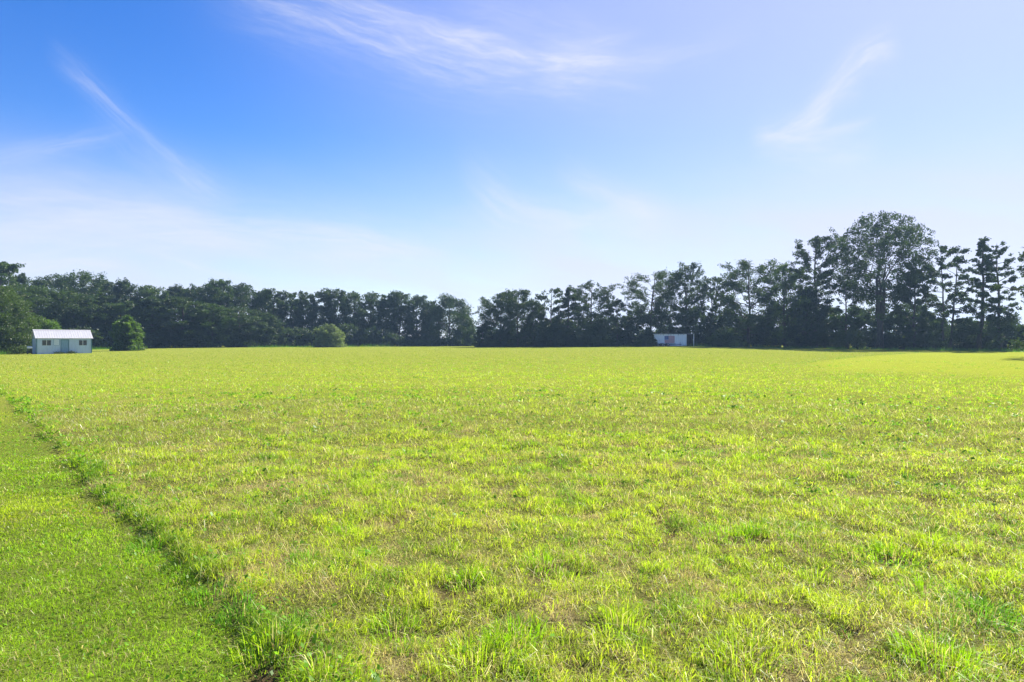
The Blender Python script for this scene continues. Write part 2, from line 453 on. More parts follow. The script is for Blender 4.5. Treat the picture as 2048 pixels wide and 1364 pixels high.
def grass_colour(x, y, n, r):
    hue = fbm(x, y, 1.1, 70, 3); hue2 = fbm(x, y, 14, 75, 2)
    t = np.clip(.56 + (hue - .5) * 1.1 + (hue2 - .5) * .7 + rng.normal(0, .22, n), 0, 1)[:, None]
    col = C_GREEN * (1 - t) + C_YEL * t
    dp = sstep(.62, .76, fbm(x, y, .5, 77, 2))[:, None] * .7
    col = col * (1 - dp) + C_DEEP * 1.5 * dp
    return col * (rng.uniform(.6, 1.32, n) * (1.10 - .50 * sstep(13, 95, r)))[:, None]  # far blades coloured darker to offset their bright backlit look at grazing view


def build_grass():
    P = []
    bands = [(.3, 6, 0.0, 240000, 100), (6, 14, 1.5, 320000, 66), (14, 40, 1.7, 300000, 56), (40, 175, 1.7, 420000, 53)]
    for r0, r1, p, n, half in bands:
        x, y, r = polar(n, r0, r1, p, half)
        off = edge_off(x, y); lawn = off < 0; hole = holes(x, y)
        keep = (y < np.interp(x / np.maximum(y, .1), EDGE_U, EDGE_Y) + 4)
        dr = dryness(x, y)
        thin = np.clip(.42 + 1.1 * fbm(x, y, .22, 80, 2) - .35 * dr * (r < 30), 0, 1)
        keep &= (rng.uniform(0, 1, n) < np.where(lawn, 1, thin + sstep(10, 30, r)) * (1 - .85 * hole))
        x, y, r, off, lawn, dr = [a[keep] for a in (x, y, r, off, lawn, dr)]; n = len(x)
        lod = np.maximum(r / 6, 1)
        fm = far_mown(x, y)
        clump = fbm(x, y, .20, 81, 2); big = fbm(x, y, 2.6, 82, 2)
        h = (.030 + .085 * sstep(.36, .80, clump)) * (.72 + .55 * big) * rng.uniform(.5, 1.3, n)
        h = h * (1 - .7 * fm)
        near_e = np.exp(-((off - .12) / .14) ** 2) * sstep(.30, .6, fbm(x, y, .9, 83, 2))
        h = h + near_e * .05 * rng.uniform(.4, 1.3, n)
        h = np.where(lawn, rng.uniform(.022, .055, n), h)
        h = h * (1 - .35 * sstep(40, 130, r))
        wd = (.0028 + .0052 * rng.uniform(0, 1, n) ** 2) * lod ** .84 * (1 + .25 * sstep(12, 20, r))
        wd = np.where(lawn, wd * .9, wd)
        col = grass_colour(x, y, n, r)
        lc = np.array([.275, .445, .014]) * (.6 + .9 * fbm(x, y, .45, 84, 3)[:, None]) + np.array([.14, .07, .006]) * sstep(.4, .7, fbm(x, y, 3, 85))[:, None]
        col = np.where(lawn[:, None], lc * rng.uniform(.7, 1.25, n)[:, None], col)
        col = col * (1 - .5 * near_e[:, None]) + C_DEEP * (.5 * near_e[:, None])  # edge weeds are deeper green, with their dark shadow line put into the colour
        fmc = fm[:, None]; col = col * (1 - .7 * fmc) + np.array([.37, .42, .03]) * .7 * fmc
        # dead stalks among the green
        dead = rng.uniform(0, 1, n) < (.14 - .07 * sstep(7, 20, r) + .40 * dr) * (1 - .75 * lawn) * (1 - .6 * sstep(20, 60, r)) * (1 - .8 * near_e)
        t = rng.uniform(0, 1, n)[:, None]
        col = np.where(dead[:, None], (C_DRY * t + C_TAN * (1 - t)) * rng.uniform(.7, 1.15, n)[:, None], col)
        lean = np.clip(np.abs(rng.normal(.85, .5, n)), 0, 1.5)
        lean = np.where(dead, rng.uniform(.7, 1.5, n), lean)
        az = rng.uniform(0, 2 * np.pi, n) + 0
        h = np.where(dead, h * 1.0 + .05, h * (1 + .35 * lean))
        P.append(blades(x, y, h, wd, az, lean, col, r1 <= 14))
    # the mat of cut stalks lying on the soil
    n = 340000; x, y, r = polar(n, .6, 22, .9, 75); k = edge_off(x, y) > .05
    k &= rng.uniform(0, 1, n) < (.40 + .6 * fbm(x, y, .3, 86, 2)) * (1 - .35 * holes(x, y)); x, y, r = x[k], y[k], r[k]; n = len(x)
    t = np.clip(rng.uniform(0, 1, n) * .85 + (dryness(x, y) - .35) * .6 - .18 * sstep(7, 16, r), 0, 1)[:, None]
    mc = np.array([.29, .37, .05]) * (1 - t) + np.array([.60, .52, .25]) * t
    brown = rng.uniform(0, 1, n) < .12; mc[brown] = np.array([.26, .18, .09])
    P.append(blades(x, y, rng.uniform(.05, .13, n), rng.uniform(.0022, .0048, n) * np.maximum(r / 6, 1) ** .8, rng.uniform(0, 6.3, n), rng.uniform(1.05, 1.54, n),
                    mc * rng.uniform(.6, 1.2, n)[:, None], True, terrain(x, y) + rng.uniform(.0, .03, n)))
    pack(P, 'meadow_grass', 'short yellow green grass and dry stalks covering the wide field')

    # tussocks: bunches of taller blades
    T = []
    def tussock(cx, cy, nb, rad, hh, col, wd):
        n = nb; a = rng.uniform(0, 2 * np.pi, n); q = rad * np.sqrt(rng.uniform(0, 1, n))
        x = cx + q * np.cos(a); y = cy + q * np.sin(a)
        h = hh * rng.uniform(.45, 1.15, n) * (1 - .35 * q / rad)
        lean = np.clip(.2 + .85 * q / rad + rng.normal(0, .3, n), 0, 1.4)
        c = col[None, :] * rng.uniform(.55, 1.35, n)[:, None]
        dead = rng.uniform(0, 1, n) < .10
        c[dead] = C_DRY * .9
        r = math.hypot(cx, cy)
        T.append(blades(x, y, h, wd * rng.uniform(.7, 1.3, n), a + rng.normal(0, .5, n), lean, c, r < 30, None, .8))
    x, y, r = polar(2400, 3.0, 75, 1.15)
    off = edge_off(x, y)
    for cx, cy, rr, of in zip(x, y, r, off):
        if of < .1: continue
        t = rng.uniform(0, 1)
        t *= .6; col = (C_GREEN * (1 - t) + C_YEL * .8 * t) * rng.uniform(.8, 1.15)
        if rng.uniform() < .3: col = C_DEEP * 1.7
        s = rng.uniform(.35, .95)
        tussock(cx, cy, int(np.interp(rr, [3, 15, 70], [60, 36, 20])), .10 * s + .02 + .002 * rr,   .14 * s + .03, col, .0042 * max(rr / 6, 1) ** .85)
    for px, py, rad, hh, kind in TUFTS:
        cx, cy = spot_xy(px, py + 10)
        tussock(cx, cy, int(230 * (rad / .2) ** 1.5), rad, hh * 1.0, (C_GREEN * 1.1, C_GREEN * .6 + C_YEL * .45, C_DEEP * 2.0)[kind], .0058)
    # along the mown strip's edge; deep green also stands in for weed shadow
    yy = 3.2
    while yy < 34:
        cx = EX0 + ESL * (yy - EY0); o_ = rng.uniform(-.03, .10)
        px_, py_ = cx + o_, yy + o_ * .8
        if fbm(np.array([px_]), np.array([py_]), .9, 83, 2)[0] > .42:
            rr = math.hypot(px_, py_)
            tussock(px_, py_, int(np.interp(rr, [4, 30], [85, 40])), rng.uniform(.07, .14), rng.uniform(.06, .14) * (1 - .35 * sstep(6, 14, np.array(rr))), (C_DEEP * .85 if rng.uniform() < .65 else C_GREEN), .0052 * max(rr / 6, 1) ** .8)
        yy += rng.uniform(.05, .15) * max(1, yy / 9)
    # a rougher rim round the far mown area
    for k in range(44):
        u = rng.uniform(.405, .60); yv = 50 + (u - .40) / .24 * 58 + rng.uniform(0, 2)
        tussock(u * yv, yv, 26, .4, rng.uniform(.06, .17), C_DEEP * 1.5, .03)
    n = 5200; x, y, r = polar(n, 2.5, 22, .8); k = (edge_off(x, y) > .15); x, y, r = x[k], y[k], r[k]; n = len(x)  # long lying straws, pale enough to paint in white glints on the blades
    T.append(blades(x, y, rng.uniform(.10, .26, n), rng.uniform(.003, .0065, n) * np.maximum(r / 6, 1) ** .8, rng.uniform(0, 6.3, n), rng.uniform(.9, 1.5, n),
                    np.array([.66, .62, .36])[None, :] * rng.uniform(.6, 1.25, n)[:, None], True))
    pack(T, 'tussock_grass', 'taller bunches of bright green grass standing in the field and along the mown edge')

    # broad-leaved weeds and clover, lying low
    n = 76000
    x, y, r = polar(n, 1.0, 26, 1.0, 64); off = edge_off(x, y)
    patch = fbm(x, y, .5, 90, 3)
    pr = np.where(off < 0, sstep(.42, .66, patch) * .9, sstep(.58, .74, patch) * .85 + np.exp(-((off - .12) / .2) ** 2) * .7)
    k = rng.uniform(0, 1, n) < pr
    x, y, r, off = x[k], y[k], r[k], off[k]; n = len(x)
    s = rng.uniform(.010, .021, n) * np.maximum(r / 6, 1) ** .7 * np.where(off < 0, .85, 1.15)
    el_ = rng.uniform(.02, .055, n) + np.where((off > 0) & (off < .4), rng.uniform(0, .12, n), 0) + np.where(off > .4, rng.uniform(0, .05, n), 0)
    z = terrain(x, y) + el_
    a = rng.uniform(0, 2 * np.pi, n); tl = rng.normal(0, .5, n); t2 = rng.normal(0, .5, n)
    ux = np.stack([np.cos(a), np.sin(a), np.sin(tl)], 1) * s[:, None]; uy = np.stack([-np.sin(a), np.cos(a), np.sin(t2)], 1) * (s * .62)[:, None]
    c = np.stack([x, y, z], 1)
    v = np.stack([c - ux, c - ux * .1 - uy, c + ux * .9, c - ux * .1 + uy], 1).reshape(-1, 3)
    col = (C_DEEP * 1.35)[None, :] * rng.uniform(.7, 1.5, n)[:, None] + np.array([.05, .05, 0])[None, :] * rng.uniform(0, 1, n)[:, None]
    c4 = np.repeat(np.concatenate([col, np.ones((n, 1))], 1), 4, 0)
    o = new_mesh('clover_weeds', v, np.arange(4 * n), np.full(n, 4), [M_WEED], None, False, c4)
    tag(o, 'low clover and broad leaved weeds among the nearest grass', 'weeds', kind='stuff')
build_grass()

# ------------------------------------------------------------------ trees
def leaf_quads(c, size, r, upbias=.5):
    """a leaf spray at every centre: bent rhombus, random turn"""
    n = len(c)
    nrm = r.normal(0, 1, (n, 3)); nrm[:, 2] += upbias * np.sign(r.uniform(-.2, 1, n)); nrm /= np.linalg.norm(nrm, axis=1)[:, None]
    a = r.normal(0, 1, (n, 3)); a -= nrm * (a * nrm).sum(1)[:, None]; a /= np.linalg.norm(a, axis=1)[:, None]
    b = np.cross(nrm, a); s = (size * r.uniform(.55, 1.25, n))[:, None]
    v = np.stack([c - a * s * .5, c - b * s * .30 + nrm * s * .06, c + a * s * .5, c + b * s * .30 + nrm * s * .06], 1).reshape(-1, 3)
    return v


def tree_shape(seed, H, Wd, base=.25, out=.11, fork=0.0, style='oval', limbs=16, rise=.8, clusters=1.0, leaves=60, leaf=.34, flat=.7,
               crad=.085, lean=0.0, stems=1, fill=0.0, low=0.0, trunk_r=None, lumps=0, lsz=(.10, .17), sprig=.45):
    lumps = int(lumps * 1.75); lsz = (lsz[0] * .74, lsz[1] * .82); flat = min(1, flat * 1.2)
    """returns (trunk MB, leaf vertices). Width and height in metres; origin at the foot."""
    r = np.random.default_rng(seed); mb = MB(); cents = []; rads = []; dirs = []; UPV = np.array([0, 0, 1.0])
    tr = trunk_r or (.012 * H + .03)
    Hb = H * base; Hc = H - Hb
    def prof(t):
        if style == 'spread': return .55 + .45 * t / .6 if t < .6 else math.sqrt(max(.16, 1 - ((t - .6) / .45) ** 2.2))
        if style == 'cone': return max(.10, (1 - t) ** .75 * min(1, .55 + t * 2))
        if style == 'column': return .75 + .25 * t / .4 if t < .4 else math.sqrt(max(.12, 1 - ((t - .4) / .63) ** 2.4))
        if style == 'dome': return math.sqrt(max(.08, 1 - t ** 2.3))
        return .62 + .38 * t / .35 if t < .35 else math.sqrt(max(.10, 1 - ((t - .35) / .67) ** 2.3))
    for st in range(stems):
        off = np.array([0.0, 0.0]); sl = np.array([lean, 0.0])
        if stems > 1:
            a = 2 * math.pi * st / stems + r.uniform(0, 1); off = np.array([math.cos(a), math.sin(a)]) * (.3 if fork == 0 else .12); sl = sl + np.array([math.cos(a), math.sin(a)]) * out * r.uniform(.6, 1.4)
        k = 9; pts = []; rad = []
        wob = r.normal(0, .014 * H, (k, 2)); wob[0] = 0
        wob = np.cumsum(wob, 0) * .5
        top = H * (.97 if stems == 1 else r.uniform(.82, .97) if fork == 0 else r.uniform(.60, .67))
        for i in range(k):
            t = i / (k - 1)
            xy = off + sl * top * max(0, t - fork) + wob[i] * (1 if t > fork else .2)
            pts.append((xy[0], xy[1], top * t - (.15 if i == 0 else 0))); rad.append(tr * (1.25 if i == 0 else 1) * (1 - t) ** .8 / (1 if stems == 1 else 1.4) + .02)
        mb.tube(pts, rad, 7)
        P = np.array(pts)
        def at(h):
            f = np.clip(h / top, 0, 1) * (k - 1); i = min(int(f), k - 2); return P[i] * (1 - (f - i)) + P[i + 1] * (f - i), rad[i]
        nl = max(4, limbs // stems)
        for j in range(nl):
            t = ((j + r.uniform(0, 1)) / nl)
            hz = Hb + Hc * t * .96
            L = Wd * .5 * prof(t) * r.uniform(.70, 1.14)
            a = j * 2.39996 + r.normal(0, .45) + st
            el = rise * (.35 + .75 * t) + r.normal(0, .14)
            if style == 'cone': el = rise * .35 + .25 * t + r.normal(0, .12)
            drop = L * math.sin(el) * .75
            L = min(L / max(.5, math.cos(el)), H * .5); p0, r0 = at(max(Hb * .6, hz - L * math.sin(el) * .9))
            d = np.array([math.cos(a) * math.cos(el), math.sin(a) * math.cos(el), math.sin(el)])
            lp = [p0]; 
            for q in range(1, 5):
                pp = p0 + d * L * q / 4; pp = pp + r.normal(0, .035 * L, 3); pp[2] += (.06 if style != 'cone' else -.05) * L * (q / 4) ** 2
                lp.append(pp)
            lr = [max(.025, min(r0 * .55, .02 + .016 * L) * (1 - .8 * q / 4)) for q in range(5)]
            mb.tube(lp, lr, 5)
            # side shoots
            ns = 2 + int(L / 1.6)
            tips = [(lp[4], L * .3, d), (lp[3], L * .22, d)]
            for q in range(ns):
                f = r.uniform(.35, .98) * 4; i = min(3, int(f)); p1 = lp[i] * (1 - (f - i)) + lp[i + 1] * (f - i)
                sa = a + r.choice([-1, 1]) * r.uniform(.4, 1.15); se = el + r.normal(0, .35)
                sl2 = L * r.uniform(.22, .45)
                d2 = np.array([math.cos(sa) * math.cos(se), math.sin(sa) * math.cos(se), math.sin(se)]); p2 = p1 + d2 * sl2
                mb.tube([p1, (p1 + p2) / 2 + r.normal(0, .04 * sl2, 3), p2], [lr[i] * .6, lr[i] * .4, .012], 4)
                tips.append((p2, sl2 * .6, d2)); tips.append(((p1 + p2) / 2, sl2 * .5, d2))
            for p, s_, dv in tips:
                if r.uniform() < clusters:
                    cents.append(p); dirs.append(dv); rads.append(np.clip(crad * Wd * r.uniform(.55, 1.15), .3, 1.5))
        if style in ('cone', 'column', 'oval', 'dome'):
            for q in range(5):
                p, _ = at(top * (1 - .03 * q * (1 + r.uniform()))); cents.append(p + r.normal(0, .2, 3)); dirs.append(UPV); rads.append(max(.25, crad * Wd * .55))
        else:
            p, _ = at(top); cents.append(p); dirs.append(UPV); rads.append(crad * Wd * .7)
    # filling inside the crown
    for q in range(int(fill)):
        t = r.uniform(0, 1); a = r.uniform(0, 2 * np.pi); rr = Wd * .5 * prof(t) * math.sqrt(r.uniform(0.05, 1)) * .95
        cents.append(np.array([math.cos(a) * rr + lean * (Hb + Hc * t), math.sin(a) * rr, Hb + Hc * t * .93])); dirs.append(r.normal(0, .5, 3)); rads.append(np.clip(crad * Wd * r.uniform(.7, 1.2), .4, 2.0))
    for q in range(int(low)):
        a = r.uniform(0, 2 * np.pi); rr = Wd * .42 * math.sqrt(r.uniform(0, 1))
        cents.append(np.array([math.cos(a) * rr, math.sin(a) * rr, r.uniform(.05, max(base, .1)) * H])); dirs.append(r.normal(0, .5, 3)); rads.append(r.uniform(.5, 1.1))
    nlimb = len(cents)
    for q in range(int(lumps)):
        t = (q + r.uniform(0, 1)) / lumps; a = q * 2.39996 + r.normal(0, .3); lrad = Wd * r.uniform(*lsz) * (1 - .25 * t)
        rr = max(0, Wd * .5 * prof(t) - lrad * .8) * r.uniform(.62, 1.16)
        k = Hb + Hc * (t * .97) - lrad * flat * (.5 if t > .7 else 0)
        cents.append(np.array([math.cos(a) * rr + lean * k, math.sin(a) * rr, k])); dirs.append(np.array([math.cos(a), math.sin(a), .4]) * .35); rads.append(lrad)
    C = np.array(cents); Rd = np.array(rads); n = len(C)
    per = np.maximum(8, (leaves * (Rd / Rd.mean()) ** 1.9).astype(int))
    idx = np.repeat(np.arange(n), per); m_ = len(idx)
    d = r.normal(0, 1, (m_, 3)); d /= np.linalg.norm(d, axis=1)[:, None]
    sh = np.where(idx >= nlimb, .28, .45); d *= (r.uniform(0, 1, m_) ** sh)[:, None]
    d[:, 2] *= flat
    DV = np.array(dirs)[idx]; d = d + DV * (d * DV).sum(1)[:, None] * sprig
    pts = C[idx] + d * Rd[idx][:, None]
    # sprays reach out a little past each bunch so that the outline is ragged
    ext = r.uniform(0, 1, m_) < .12; pts[ext] += d[ext] * Rd[idx][ext][:, None] * r.uniform(.2, .7, ext.sum())[:, None]
    sz = H / np.percentile(pts[:, 2], 99.97)
    ex = [np.percentile(pts[:, q], 98) - np.percentile(pts[:, q], 2) for q in (0, 1)]
    cx = np.array([np.percentile(pts[:, q], 98) + np.percentile(pts[:, q], 2) for q in (0, 1)]) / 2 if lean == 0 else np.zeros(2)
    sx = min(1.3, max(.65, Wd / (sum(ex) / 2)))
    def fit(p):
        k = np.clip(p[:, 2:3] / H, 0, 1); q = p.copy(); q[:, :2] = (q[:, :2] - cx * k) * sx; q[:, 2] *= sz; return q
    pts = fit(pts); mb.v = [tuple(p) for p in fit(np.array(mb.v))]
    pts = pts[pts[:, 2] > .05]
    return mb, leaf_quads(pts, leaf, r)


def mesh_of(name, v, m_):
    n = len(v) // 4
    o = new_mesh(name, v, np.arange(4 * n), np.full(n, 4), [m_])
    return o


def make_tree(name, cat, label, group, loc, H, Wd, lm, seed, rz=0.0, crown='crown', **kw):
    root = empty(name, loc, rz); tag(root, label, cat, group)
    mb, v = tree_shape(seed, H, Wd, **kw)
    t = mb.build('trunk', M_BARK, root, True)
    c = mesh_of(crown, v, lm); c.parent = root
    root['h'] = H; root['w'] = Wd
    return root


def dup(root, loc, rz, H, Wd, label):
    r = root.copy(); S.collection.objects.link(r); r.location = loc; r.rotation_euler = (0, 0, rz)
    r.scale = (Wd / root['w'], Wd / root['w'], H / root['h']); r['label'] = label
    for ch in root.children:
        c = ch.copy(); S.collection.objects.link(c); c.parent = r
    return r


def place(px, top, d, foot=None):
    """ground point straight under picture column px at depth d, and the height that reaches row top"""
    x = (px - 1024) / FPX * d; z = tz(x, d)
    return (x, d, z - .05), CAM_Z + (682 - top) / FPX * d - z + .05

# ---- the wood on the left: a few grown trees, then copies with their own size, turn and label
GW = 'trees along the edge of the dark wood on the left'
wood_table = [   # column, top row, width in px, depth, label
    (4, 524, 62, 148, 'tallest dark tree at the left end of the wood, cut by the photo edge'),
    (40, 546, 50, 158, 'narrow dark tree rising just right of the tree cut by the left photo edge'),
    (100, 547, 74, 166, 'dark flat topped wood tree rising straight above the shed middle'),
    (160, 541, 84, 166, 'highest rounded dark tree of the wood, above the right end of the shed'),
    (204, 558, 56, 170, 'dark wood tree just right of the highest rounded crown'),
    (250, 556, 66, 168, 'dark wood tree with broken top directly above the round sunlit bush'),
    (300, 571, 66, 172, 'dark wood tree on a dip of the skyline, right of the round bush'),
    (350, 569, 64, 174, 'second dark skyline tree to the right of the round bush'),
    (405, 568, 62, 174, 'dark skyline tree left of the double topped crown in the wood'),
    (437, 558, 60, 171, 'double topped dark crown standing highest midway along the wood'),
    (485, 566, 66, 176, 'dark tree sloping down where the solid wood ends on its right'),
    (525, 581, 50, 178, 'last solid dark tree of the wood before sky gaps begin'),
]
front_table = [
    (88, 572, 100, 142, 'lighter rounded tree at the front of the wood behind the blue shed'),
    (150, 584, 80, 143, 'pale green front tree behind the right end of the shed roof'),
    (196, 593, 66, 145, 'front wood tree between the shed and the round bush'),
    (240, 606, 66, 146, 'front wood tree right behind the round sunlit bush'),
    (302, 594, 84, 148, 'broad front wood tree just right of the round bush'),
    (362, 594, 88, 150, 'broad front wood tree with light shoulders left of the double topped crown'),
    (420, 606, 76, 153, 'front wood tree below the double topped crown'),
    (475, 612, 80, 158, 'front wood tree nearest the end of the solid wood'),
    (528, 624, 66, 163, 'lowest front wood tree at the start of the open tree row'),
]
protos = []
specs = [dict(style='oval', base=.10, limbs=18, rise=.5, clusters=.35, lumps=46, lsz=(.09, .17), fill=40, low=20, leaves=110, leaf=.42, flat=.75),
         dict(style='dome', base=.08, limbs=18, rise=.5, clusters=.35, lumps=54, lsz=(.08, .15), fill=40, low=20, leaves=100, leaf=.42, flat=.75),
         dict(style='spread', base=.10, limbs=18, rise=.5, clusters=.4, lumps=44, lsz=(.10, .18), fill=40, low=20, leaves=110, leaf=.42, flat=.8),
         dict(style='column', base=.10, limbs=18, rise=.6, clusters=.4, lumps=40, lsz=(.10, .18), fill=36, low=20, leaves=110, leaf=.42, stems=2, out=.05, flat=.85),
         dict(style='oval', base=.08, limbs=18, rise=.5, clusters=.3, lumps=38, lsz=(.11, .20), fill=40, low=24, leaves=110, leaf=.40, flat=.65),
         dict(style='dome', base=.06, limbs=16, rise=.5, clusters=.4, lumps=64, lsz=(.07, .13), fill=50, low=20, leaves=90, leaf=.40, flat=.8)]
rnd = random.Random(5)
for i, (px, top, wpx, d, lab) in enumerate(wood_table + front_table):
    loc, H = place(px, top, d); Wd = wpx / FPX * d * 1.12
    if i < 12:
        protos.append(make_tree('broadleaf_tree', 'tree', lab, GW, loc, H, Wd, M_LEAF_W if i % 3 else M_LEAF_G, 100 + i, rnd.uniform(0, 6.3), **specs[i % 6]))
    else:
        dup(protos[(i * 5 + 3) % 12], loc, rnd.uniform(0, 6.3), H, Wd, lab)

# deep wood behind: one mass
def mass(name, label, cat, spots, lm, seed, leaf=.5, per=70, flat=.6):
    r = np.random.default_rng(seed); C = []
    for x, y, z, rad in spots: C.append((x, y, z, rad))
    C = np.array(C); n = len(C); pr = np.maximum(6, (per * (C[:, 3] / C[:, 3].mean()) ** 1.6).astype(int))
    idx = np.repeat(np.arange(n), pr); m_ = len(idx)
    d = r.normal(0, 1, (m_, 3)); d /= np.linalg.norm(d, axis=1)[:, None]; d *= (r.uniform(0, 1, m_) ** .45)[:, None]; d *= (r.uniform(0, 1, m_) ** .4)[:, None]
    d[:, 2] *= flat
    p = C[idx, :3] + d * C[idx, 3][:, None]
    p = p[p[:, 2] > terrain(p[:, 0], p[:, 1]) - .05]
    o = mesh_of(name, leaf_quads(p, leaf, r), lm); tag(o, label, cat, kind='stuff'); return o

sp = []
for k in range(620):
    px = rng.uniform(-160, 520); d = rng.uniform(176, 205)
    x = (px - 1024) / FPX * d; zt = CAM_Z + (682 - np.interp(px, [-160, 0, 160, 300, 430, 520], [560, 562, 556, 582, 572, 592])) / FPX * d
    sp.append((x, d, tz(x, d) + (zt - tz(x, d)) * rng.uniform(.05, .97), rng.uniform(1.2, 2.3)))
mass('deep_wood', 'dark mass of trees filling the wood behind its front trees', 'woodland', sp, M_LEAF_W, 21, .62, 60)

# ---- the row that runs from the wood to the gap, crowns touching
GR = 'row of trees between the wood and the gap in the middle'
row_table = [
    (545, 577, 46, 172, .16, 'column', 'slim open topped tree at the left end of the middle row, sky showing beside it'),
    (580, 583, 44, 174, .14, 'oval', 'middle row tree just right of the slim open topped one'),
    (612, 582, 46, 176, .14, 'oval', 'middle row tree rising left of the grey green mound shrub'),
    (645, 577, 46, 178, .12, 'oval', 'higher middle row tree straight above the mound shrub'),
    (672, 577, 42, 178, .14, 'column', 'high middle row tree above the right half of the mound shrub'),
    (706, 582, 52, 180, .12, 'oval', 'middle row tree just right of the mound shrub with sky holes low down'),
    (742, 583, 48, 182, .12, 'oval', 'second middle row tree right of the mound shrub'),
    (775, 587, 42, 183, .14, 'oval', 'third middle row tree right of the mound shrub'),
    (800, 582, 46, 183, .12, 'oval', 'middle row tree with a raised round top left of the row end'),
    (835, 590, 48, 184, .14, 'oval', 'middle row tree over the light gap between low trunks'),
    (862, 601, 34, 184, .14, 'column', 'thin lower tree squeezed against the dense end tree of the row'),
    (898, 588, 84, 180, .08, 'dome', 'broad dense dark tree closing the middle row beside the gap'),
    (930, 646, 32, 178, .05, 'dome', 'low round tree at the foot of the dense end tree, against the gap'),
]
for i, (px, top, wpx, d, b, sty, lab) in enumerate(row_table):
    loc, H = place(px, top, d); Wd = wpx / FPX * d * 1.15
    make_tree('row_tree', 'tree', lab, GR, loc, H, Wd, M_LEAF_W, 200 + i, rnd.uniform(0, 6.3), base=b, style=sty, limbs=20, rise=.55, clusters=.5,
              lumps=(66 if wpx > 60 else 36), lsz=((.07, .13) if wpx > 60 else (.10, .19)), leaves=80, leaf=.40, crad=.09, fill=(60 if wpx > 60 else 30), low=(40 if wpx > 60 else 34))

